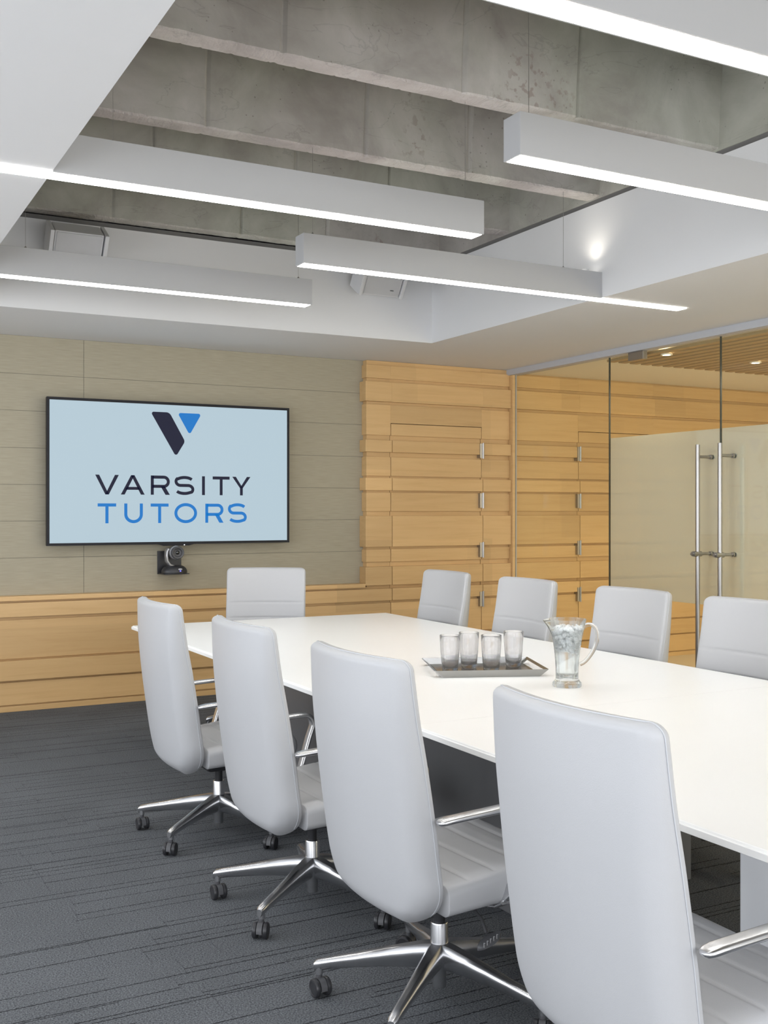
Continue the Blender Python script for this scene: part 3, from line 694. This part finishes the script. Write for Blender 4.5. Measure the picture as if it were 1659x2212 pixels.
bm = B(); rings = [[(hx+0.004+r*math.cos(2*PI*k/20), -0.105+y, 0.155+r*math.sin(2*PI*k/20)) for k in range(20)] for r, y in ((0.016,-0.05),(0.012,-0.056),(0.001,-0.058))]
loft(bm, rings); obj('lens', bm, M['lens'], head, True, 60)
# the camera hangs with its plate on the wall
vc.location.z = 0.972; vc.location.x = 2.488

# ================================================================ TABLE
TB = (1.758, 3.545, 0.85, 6.58)
tb = thing('conference_table', 'long white conference table with a thin glossy top in the middle of the room', 'table', ((TB[0]+TB[1])/2, (TB[2]+TB[3])/2, 0))
ox, oy, _ = tb.location
for y0, y1 in ((TB[2], 3.088), (3.090, TB[3])):
    bm = B()
    def rg(ins, z, y0=y0, y1=y1):
        a = ins if y0 == TB[2] else max(0, ins-0.05)*0; b = ins if y1 == TB[3] else 0
        return [(TB[0]+ins-ox, y0+a-oy, z), (TB[1]-ins-ox, y0+a-oy, z), (TB[1]-ins-ox, y1-b-oy, z), (TB[0]+ins-ox, y1-b-oy, z)]
    loft(bm, [rg(0.05, 0.700), rg(0.004, 0.7155), rg(0.0, 0.7175), rg(0.0, 0.7325), rg(0.0015, 0.7340), rg(0.0035, 0.7340), rg(0.0045, 0.7335), rg(0.006, 0.7385), rg(0.0085, 0.740)])
    obj('table_leaf', bm, M['tabletop'], tb)
def ped(x0, x1, y0, y1, m, name='pedestal'):
    bm = B(); box(bm, x0-ox, x1-ox, y0-oy, y1-oy, 0.0, 0.70, bev=0.003); return obj(name, bm, m, tb)
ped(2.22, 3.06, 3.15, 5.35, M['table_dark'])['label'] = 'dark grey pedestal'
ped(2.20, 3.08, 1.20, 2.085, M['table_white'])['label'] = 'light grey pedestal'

# ================================================================ CHAIR
def interp(tab, z):
    # smooth spline through the table
    if z <= tab[0][0]: return tab[0][1]
    if z >= tab[-1][0]: return tab[-1][1]
    for i in range(len(tab)-1):
        if z <= tab[i+1][0]: break
    (z1, v1), (z2, v2) = tab[i], tab[i+1]
    z0, v0 = tab[i-1] if i > 0 else (2*z1-z2, 2*v1-v2)
    z3, v3 = tab[i+2] if i+2 < len(tab) else (2*z2-z1, 2*v2-v1)
    h = z2-z1; t = (z-z1)/h; m1 = (v2-v0)/(z2-z0)*h; m2 = (v3-v1)/(z3-z1)*h
    return (2*t**3-3*t*t+1)*v1+(t**3-2*t*t+t)*m1+(-2*t**3+3*t*t)*v2+(t**3-t*t)*m2
XF = [(0.300,-0.120),(0.43,-0.152),(0.60,-0.176),(0.76,-0.202),(0.90,-0.228),(1.055,-0.250)]
XR = [(0.300,-0.205),(0.43,-0.236),(0.60,-0.262),(0.76,-0.282),(0.90,-0.294),(1.055,-0.298)]
HW = 0.268; ZB, ZT = 0.300, 1.055
GR = [0.42, 0.52, 0.62, 0.72, 0.822]
SAG = 0.045
def TK(z): return interp(XF, z)-interp(XR, z)
def half_width(z):
    W = HW; Rb = 0.150; Rh = 0.205
    if z < ZB+Rb: W = W-Rh+Rh*math.sqrt(max(0.0, 1-((Rb-(z-ZB))/Rb)**2))+0.002*(1-(z-ZB)/Rb)
    Rt = 0.030; dz = ZT-z
    if dz < Rt: W -= Rt-math.sqrt(max(0, Rt*Rt-(Rt-dz)**2))
    return max(W, 0.01)
def back_ring(z):
    W = half_width(z); T = TK(z); dz = ZT-z; ins = 0
    Rr = 0.018
    if dz < Rr: ins = Rr-math.sqrt(max(0, Rr*Rr-(Rr-dz)**2))
    Rq = 0.075
    if z-ZB < Rq: ins = Rq-math.sqrt(max(0, Rq*Rq-(Rq-(z-ZB))**2))
    ht = max(0.004, T/2-ins)
    xm = (interp(XF, z)+interp(XR, z))/2+ins*0.3
    g = 0
    for q in GR: g = max(g, math.exp(-((z-q)/0.0045)**2))
    gfront = 0.006*g
    nside = 16; r = min(ht*0.6, 0.014, W*0.5); rb = min(ht*1.3, 0.050, W*0.7)
    pts = []
    for i in range(nside+1): pts.append(((-1+2*i/nside)*(W-r), ht, 1))       # front side
    for i in range(1, 5): a = PI/2-PI/2*i/5; pts.append((W-r+r*math.cos(a), ht-r+r*math.sin(a), 0))
    for i in range(0, 7): a = -PI/2*i/7; pts.append((W-rb+rb*math.cos(a), -ht+rb+rb*math.sin(a), 0))
    for i in range(nside+1): pts.append(((1-2*i/nside)*(W-rb), -ht, -1))      # rear side
    for i in range(1, 7): a = -PI/2-PI/2*i/7; pts.append((-W+rb+rb*math.cos(a), -ht+rb+rb*math.sin(a), 0))
    for i in range(0, 5): a = PI-PI/2*i/5; pts.append((-W+r+r*math.cos(a), ht-r+r*math.sin(a), 0))
    ring = []
    for y, n, sd in pts:
        bend = -SAG*(1-min(1, (abs(y)/HW))**2)
        edge = 1-(min(1, abs(y)/max(W, 0.01)))**6
        x = xm+n+bend
        if sd == 1: x += 0.004*edge-gfront*edge
        ring.append((x, y, z))
    return ring
def make_chair(label):
    t = thing('conference_chair', label, 'chair')
    # back shell
    zs = [ZB+0.15*(1-math.cos(PI/2*i/22)) for i in range(23)]
    z = zs[-1]
    while z < ZT-0.04: z += 0.006; zs.append(z)
    zs += [ZT-0.034*(1-math.sin(PI/2*i/8)) for i in range(1, 9)]
    bm = B(); loft(bm, [back_ring(z) for z in zs]); back = obj('backrest', bm, M['leather'], t, True)
    def edge_pt(z, s):
        y = s*(half_width(z)+0.0006); return (interp(XF, z)-0.020-SAG*(1-min(1, abs(y)/HW)**2), y, z)
    zz = [0.345+0.01*i for i in range(67)]+[ZT-0.03+0.03*math.sin(PI/2*i/6) for i in range(7)]
    path = [edge_pt(z, -1) for z in zz]
    W = HW-0.03
    path += [(interp(XF, ZT)-0.026-SAG*(1-(abs(y)/HW)**2), y, ZT+0.0006) for y in [-W+2*W*i/16 for i in range(17)]]
    path += [edge_pt(z, 1) for z in reversed(zz)]
    bm = B(); tube(bm, path, 0.0017, 6); obj('piping', bm, M['piping'], back, True)
    # seat: lofted along x
    bm = B(); rings = []; X0, X1 = -0.135, 0.285
    def seat_top(x): return 0.425+0.035*min(1, (x-X0)/0.3)
    n = 84
    xs = [X0+(X1-0.05-X0)*i/n for i in range(n+1)]+[X1-0.05+0.05*math.sin(PI/2*i/10) for i in range(1, 11)]
    for x in xs:
        ins = 0
        if x > X1-0.05: ins = 0.05-math.sqrt(max(0, 0.05**2-(x-(X1-0.05))**2))
        tz = seat_top(x)-ins; bz = 0.345+0.012*min(1, (x-X0)/0.3)+ins*0.75
        if tz-bz < 0.012: mid = (tz+bz)/2; tz, bz = mid+0.006, mid-0.006
        W = 0.255-ins*0.5; g = 0
        for q in (-0.06, 0.03, 0.12, 0.205): g = max(g, math.exp(-((x-q)/0.006)**2))
        ring = []
        hh = (tz-bz)/2; r = min(hh*0.8, 0.024)
        P = rrect(W, hh, r, 5)
        # add points along the top
        PP = []
        for i, p in enumerate(P):
            PP.append(p)
            q = P[(i+1) % len(P)]
            if abs(p[0]-q[0]) > W:
                for k in range(1, 12): PP.append((p[0]+(q[0]-p[0])*k/12, p[1]))
        for y, v in PP:
            e = 1-(abs(y)/W)**6
            dz = 0
            if v > hh*0.98: dz = -0.006*g*e+0.008*e-0.010*(1-(abs(y)/W)**2)*0.6
            ring.append((x, y, (tz+bz)/2+v+dz))
        rings.append(ring)
    loft(bm, rings); seat = obj('seat', bm, M['leather'], t, True)
    for s in (-1, 1):
        pass
    bm = B()
    pp = [(x, -0.2485, seat_top(x)-0.011) for x in xs[6:85:3]]; pp2 = [(x, 0.2485, seat_top(x)-0.011) for x in xs[6:85:3]]
    tube(bm, pp, 0.0017, 6); obj('piping', bm, M['piping'], seat, True)
    bm = B(); tube(bm, pp2, 0.0017, 6); obj('piping', bm, M['piping'], seat, True)
    # arms
    for s in (-1, 1):
        y = s*0.290
        bm = B()
        P = [(-0.195, y, 0.621), (-0.190, y, 0.622), (-0.180, y, 0.6235), (-0.16, y, 0.626)]+[(-0.14+0.035*i, y, 0.627+0.0015*i) for i in range(7)]
        cxx, czz, R = 0.092, 0.597, 0.040
        P += [(cxx+R*math.cos(math.radians(a)), y, czz+R*math.sin(math.radians(a))) for a in range(80, -21, -12)]
        P += [(0.115-0.012*i, y-s*0.004*i, 0.545-0.033*i) for i in range(5)]
        P += [(0.058, y-s*0.026, 0.385), (0.048, y-s*0.045, 0.362)]
        sc_ = [0.35, 0.7, 0.9, 1.0]+[1]*(len(P)-4)
        sweep(bm, P, 0.0205, 0.0085, k=4, scale=sc_)
        sweep(bm, [(0.048, s*0.262, 0.362), (0.045, s*0.235, 0.346), (0.04, s*0.19, 0.336), (0.04, s*0.06, 0.333)], 0.016, 0.006, wid=(1,0,0))
        obj('armrest', bm, M['chrome'], t, True, 60)
    # mechanism, column
    bm = B(); box(bm, -0.07, 0.11, -0.065, 0.065, 0.285, 0.352, bev=0.012); box(bm, 0.08, 0.15, -0.03, 0.03, 0.30, 0.345, bev=0.008); obj('tilt_mechanism', bm, M['black'], t, True, 40)
    bm = B(); lathe(bm, [(0.0,0.225),(0.017,0.225),(0.017,0.29),(0.0,0.29)], 20); obj('gas_lift', bm, M['black'], t, True, 40)
    bm = B(); lathe(bm, [(0.0,0.040),(0.020,0.040),(0.0205,0.043),(0.0215,0.125),(0.031,0.150),(0.0265,0.165),(0.0265,0.228),(0.025,0.232),(0.0,0.232)], 28); obj('column', bm, M['chrome'], t, True, 40)
    base = obj('hub', (lambda b: (lathe(b, [(0.0,0.100),(0.030,0.100),(0.040,0.115),(0.042,0.140),(0.036,0.160),(0.028,0.170),(0.0,0.170)], 28), b)[1])(B()), M['chrome'], t, True, 40)
    for i in range(5):
        a = math.radians(145+72*i); u = Vector((math.cos(a), math.sin(a), 0)); v = Vector((-u.y, u.x, 0))
        bm = B(); rings = []
        for r, top, hgt, wd in ((0.018,0.172,0.076,0.028),(0.05,0.169,0.073,0.027),(0.11,0.158,0.062,0.024),(0.18,0.144,0.051,0.021),(0.25,0.129,0.041,0.018),(0.33,0.114,0.035,0.0155),(0.366,0.106,0.034,0.0145),(0.375,0.098,0.026,0.010)):
            c = u*r; sec = [(-0.55,0.0),(-0.2,0.001),(0.2,0.001),(0.55,0.0),(0.92,-0.16),(1.0,-0.42),(0.62,-0.86),(0.3,-1.0),(-0.3,-1.0),(-0.62,-0.86),(-1.0,-0.42),(-0.92,-0.16)]
            rings.append([c+v*p*wd+Vector((0,0,top+q*hgt)) for p, q in sec])
        loft(bm, rings)
        cyl(bm, u*0.360+Vector((0,0,0.064)), u*0.360+Vector((0,0,0.090)), 0.0120, 16)
        leg = obj('base_leg', bm, M['chrome'], t, True, 45)
        ca = a+[2.2, 0.3, -1.1, 2.6, 0.9][i]; d = Vector((math.cos(ca), math.sin(ca), 0)); e = Vector((-d.y, d.x, 0)); ctr = u*0.360+d*0.010+Vector((0,0,0.0275))
        bm = B()
        for s in (-1, 1):
            prof = ((0.006,0.010),(0.0235,0.010),(0.027,0.013),(0.0275,0.017),(0.0275,0.022),(0.0255,0.0255),(0.020,0.0265),(0.019,0.0255),(0.006,0.0255))
            rings = [[ctr+e*s*w_+(d*math.cos(2*PI*k/24)+Vector((0,0,1))*math.sin(2*PI*k/24))*rr for k in range(24)] for rr, w_ in prof]
            loft(bm, rings)
        cyl(bm, ctr-e*0.012, ctr+e*0.012, 0.008, 12)
        cst = obj('caster', bm, M['black'], leg, True, 35)
        bm = B(); hood = []
        for k in range(9):
            an = PI*k/8*1.15-0.15; p = ctr+(d*math.cos(an)+Vector((0,0,1))*math.sin(an))*0.0285
            q = ctr+(d*math.cos(an)+Vector((0,0,1))*math.sin(an))*0.0235
            hood.append([p-e*0.0095, p+e*0.0095, q+e*0.0095, q-e*0.0095])
        loft(bm, hood); cyl(bm, u*0.360+Vector((0,0,0.05)), u*0.360+Vector((0,0,0.070)), 0.0095, 12)
    # adjustment lever with paddle
        if i == 4: pass
        obj('caster_hood', bm, M['darkgrey'], leg, True, 35)
    bm = B(); tube(bm, [(0.02,-0.06,0.315),(0.035,-0.12,0.305),(0.035,-0.17,0.285),(0.025,-0.205,0.262)], 0.0045, 8)
    rings = []
    for k in range(9):
        q = -1+2*k/8; wv = 0.016*math.sqrt(max(0.02, 1-q*q))*(1.0 if q < 0 else 1.0)
        c = Vector((0.02+q*0.040, -0.225, 0.248+q*0.014)); rings.append([c+Vector((0,a_*wv,b_*0.006+a_*wv*0.5)) for a_, b_ in ((-1,0),(-0.6,1),(0.6,1),(1,0),(0.6,-1),(-0.6,-1))])
    loft(bm, rings); lv = obj('lever', bm, M['darkgrey'], t, True, 60)
    bm = B()
    for k in range(5):
        q = -0.026+0.011*k; tube(bm, [(0.02+q,-0.236,0.2505+q*0.35-0.004),(0.024+q,-0.230,0.2565+q*0.35),(0.027+q,-0.232,0.2555+q*0.35)], 0.0008, 4)
    obj('lever_marking', bm, M['mark'], lv)
    return t
G = 'conference chairs around the table'
chairs = [
 (1.665, 1.775, 0, 'white leather chair seen from behind, nearest the camera at lower right'),
 (1.650, 2.730, 2, 'white leather chair seen from behind, third from the far end along the near table side'),
 (1.645, 3.630, 0, 'white leather chair seen from behind, second from the far end along the near table side'),
 (1.635, 4.630, 0, 'white leather chair seen from behind, leftmost and farthest down the near table side'),
 (2.652, 6.650, -117.4, 'pale grey leather chair at the far head of the table below the television wall'),
 (3.385, 5.960, 180, 'white leather chair facing the table just in front of the hinged wood door'),
 (3.385, 5.070, 180, 'white leather chair across the table between the tumblers and the pitcher'),
 (3.385, 4.170, 180, 'white leather chair across the table directly right of the glass pitcher'),
 (3.385, 3.400, 180, 'white leather chair at the right picture edge, in front of the steel door handles'),
]
first = None
for x, y, rz, lab in chairs:
    if first is None: first = c = make_chair(lab)
    else: c = copy_tree(first)
    c.location = (x, y, 0); c.rotation_euler = (0, 0, math.radians(rz)); c['label'] = lab; c['group'] = G

# ================================================================ TRAY, TUMBLERS, PITCHER
tr = thing('serving_tray', 'rectangular brushed steel tray with cut-out handles carrying four tumblers', 'tray', (2.643, 3.998, 0.7402), math.radians(-22.2))
hx, hy = 0.208, 0.195
bm = B()
box(bm, -hx, hx, -hy, hy, 0.0, 0.003)
for s in (-1, 1):
    loft(bm, [[(-hx*1.0, s*hy, 0.0), (-hx-0.038, s*(hy+0.006), 0.031), (-hx-0.038, s*(hy+0.0085), 0.031), (-hx, s*(hy+0.0025), 0.0)],
              [(hx, s*hy, 0.0), (hx+0.038, s*(hy+0.006), 0.031), (hx+0.038, s*(hy+0.0085), 0.031), (hx, s*(hy+0.0025), 0.0)]])
obj('tray_body', bm, M['tray'], tr)
for s in (-1, 1):
    bm = B()
    def P(u, y, th=0.0): return (s*(hx+0.038*u+th*0.6), y, 0.001+0.030*u-th*0.8)
    def quad(u0, u1, y0, y1):
        loft(bm, [[P(u0,y0),P(u1,y0),P(u1,y0,0.0025),P(u0,y0,0.0025)],[P(u0,y1),P(u1,y1),P(u1,y1,0.0025),P(u0,y1,0.0025)]])
    quad(0, 0.22, -hy, hy); quad(0.74, 1.0, -hy, hy); quad(0.22, 0.74, -hy, -hy+0.045); quad(0.22, 0.74, hy-0.045, hy)
    obj('tray_handle', bm, M['tray'], tr)
def make_tumbler(lab):
    bm = B()
    lathe(bm, [(0.0001,0.0),(0.030,0.0),(0.0335,0.003),(0.037,0.03),(0.042,0.09),(0.0445,0.13),(0.0455,0.159),(0.0450,0.160),(0.0442,0.159),(0.0432,0.13),(0.0405,0.09),(0.0352,0.035),(0.030,0.022),(0.015,0.018),(0.0001,0.017)], 40)
    return tag(obj('tumbler', bm, M['smoke_glass'], None, True, 60), lab, 'glass', 'tumblers on the tray')
tz = 0.7436
for i, (x, y, lab) in enumerate(((2.484,4.019,'smoked glass tumbler, leftmost of the four on the tray'),(2.616,4.071,'smoked glass tumbler, second from the left on the tray'),
        (2.644,3.934,'smoked glass tumbler, third from the left, standing lower in the picture'),(2.817,4.012,'smoked glass tumbler, rightmost on the tray, nearest the pitcher'))):
    if i == 0: tm = o = make_tumbler(lab)
    else: o = tm.copy(); COL.objects.link(o); o['label'] = lab
    o.location = (x, y, tz)

PX, PY, PZ = 2.703, 3.475, 0.7405
pit = thing('pitcher', 'clear glass pitcher of ice water with a looped handle, standing on the white table', 'pitcher', (PX, PY, PZ))
sv = Vector((-0.8813, 0.4726, 0))   # spout direction (towards the left in the room)
bm = B(); n = 56
outer = [(0.0570,0.0),(0.0590,0.006),(0.0575,0.016),(0.0500,0.024),(0.0455,0.034),(0.0455,0.060),(0.0475,0.100),(0.0515,0.140),(0.0570,0.180),(0.0640,0.215),(0.0710,0.245),(0.0760,0.268),(0.0770,0.272)]
inner = [(0.0745,0.272),(0.0725,0.262),(0.0680,0.245),(0.0605,0.213),(0.0535,0.178),(0.0480,0.138),(0.0440,0.100),(0.0420,0.060),(0.0415,0.042),(0.030,0.037),(0.0005,0.036)]
def spouted(r, z, k):
    a = 2*PI*k/n; d = Vector((math.cos(a), math.sin(a), 0)); q = max(0, d.dot(sv))**22; f = max(0, (z-0.205)/0.067)**1.6
    return d*(r+0.022*q*f)+Vector((0,0,z-0.006*q*f))
rings = [[Vector((0.0005*math.cos(2*PI*k/n), 0.0005*math.sin(2*PI*k/n), 0.004)) for k in range(n)]]+[[spouted(r, z, k) for k in range(n)] for r, z in outer+inner]
loft(bm, rings); obj('pitcher_body', bm, M['clear_glass'], pit, True, 70)
bm = B(); hd = -sv
hp = [hd*0.064+Vector((0,0,0.236)), hd*0.080+Vector((0,0,0.248)), hd*0.098+Vector((0,0,0.248)), hd*0.114+Vector((0,0,0.236)), hd*0.122+Vector((0,0,0.212)), hd*0.120+Vector((0,0,0.180)), hd*0.108+Vector((0,0,0.148)), hd*0.090+Vector((0,0,0.120)), hd*0.070+Vector((0,0,0.098)), hd*0.052+Vector((0,0,0.088))]
wv = Vector((0.4726, 0.8813, 0))
def smooth_path(P, k=5):
    out = []
    for i in range(len(P)-1):
        p0 = P[max(i-1,0)]; p1 = P[i]; p2 = P[i+1]; p3 = P[min(i+2,len(P)-1)]
        for j in range(k):
            t = j/k; out.append(0.5*((2*p1)+(p2-p0)*t+(2*p0-5*p1+4*p2-p3)*t*t+(3*p1-p0-3*p2+p3)*t**3))
    return out+[P[-1]]
sweep(bm, smooth_path(hp), 0.0125, 0.0075, wid=wv, k=4); obj('pitcher_handle', bm, M['clear_glass'], pit, True, 60)
bm = B()
lathe(bm, [(0.0005,0.0375),(0.030,0.0385),(0.0405,0.044),(0.0412,0.060),(0.0432,0.100),(0.0472,0.138),(0.0527,0.178),(0.0597,0.213),(0.0630,0.226),(0.0005,0.226)], 48)
wt = obj('water', bm, M['water'], None, True, 50); wt.location = (PX, PY, PZ); tag(wt, 'clear water filling the glass pitcher beneath the ice', 'water'); wt['kind'] = 'stuff'
bm = B(); rnd = random.Random(4)
for i in range(230):
    z = 0.128+0.116*(rnd.random()**0.6); rmax = (0.044+(z-0.12)*0.165)-0.008
    r = rmax*math.sqrt(rnd.random()); a = rnd.random()*2*PI; s = rnd.uniform(0.006, 0.011)
    mt = Matrix.Translation((r*math.cos(a), r*math.sin(a), z)) @ Matrix.Rotation(rnd.random()*3, 4, Vector((rnd.random()-.5, rnd.random()-.5, rnd.random()-.5))) @ Matrix.Diagonal((s*rnd.uniform(.7,1.2), s*rnd.uniform(.7,1.2), s*rnd.uniform(.6,1.1), 1))
    bmesh.ops.create_icosphere(bm, subdivisions=1, radius=1.0, matrix=mt)
ic = obj('ice', bm, M['ice'], None); ic.location = (PX, PY, PZ); tag(ic, 'heap of crushed ice floating in the upper half of the glass pitcher', 'ice'); ic['kind'] = 'stuff'
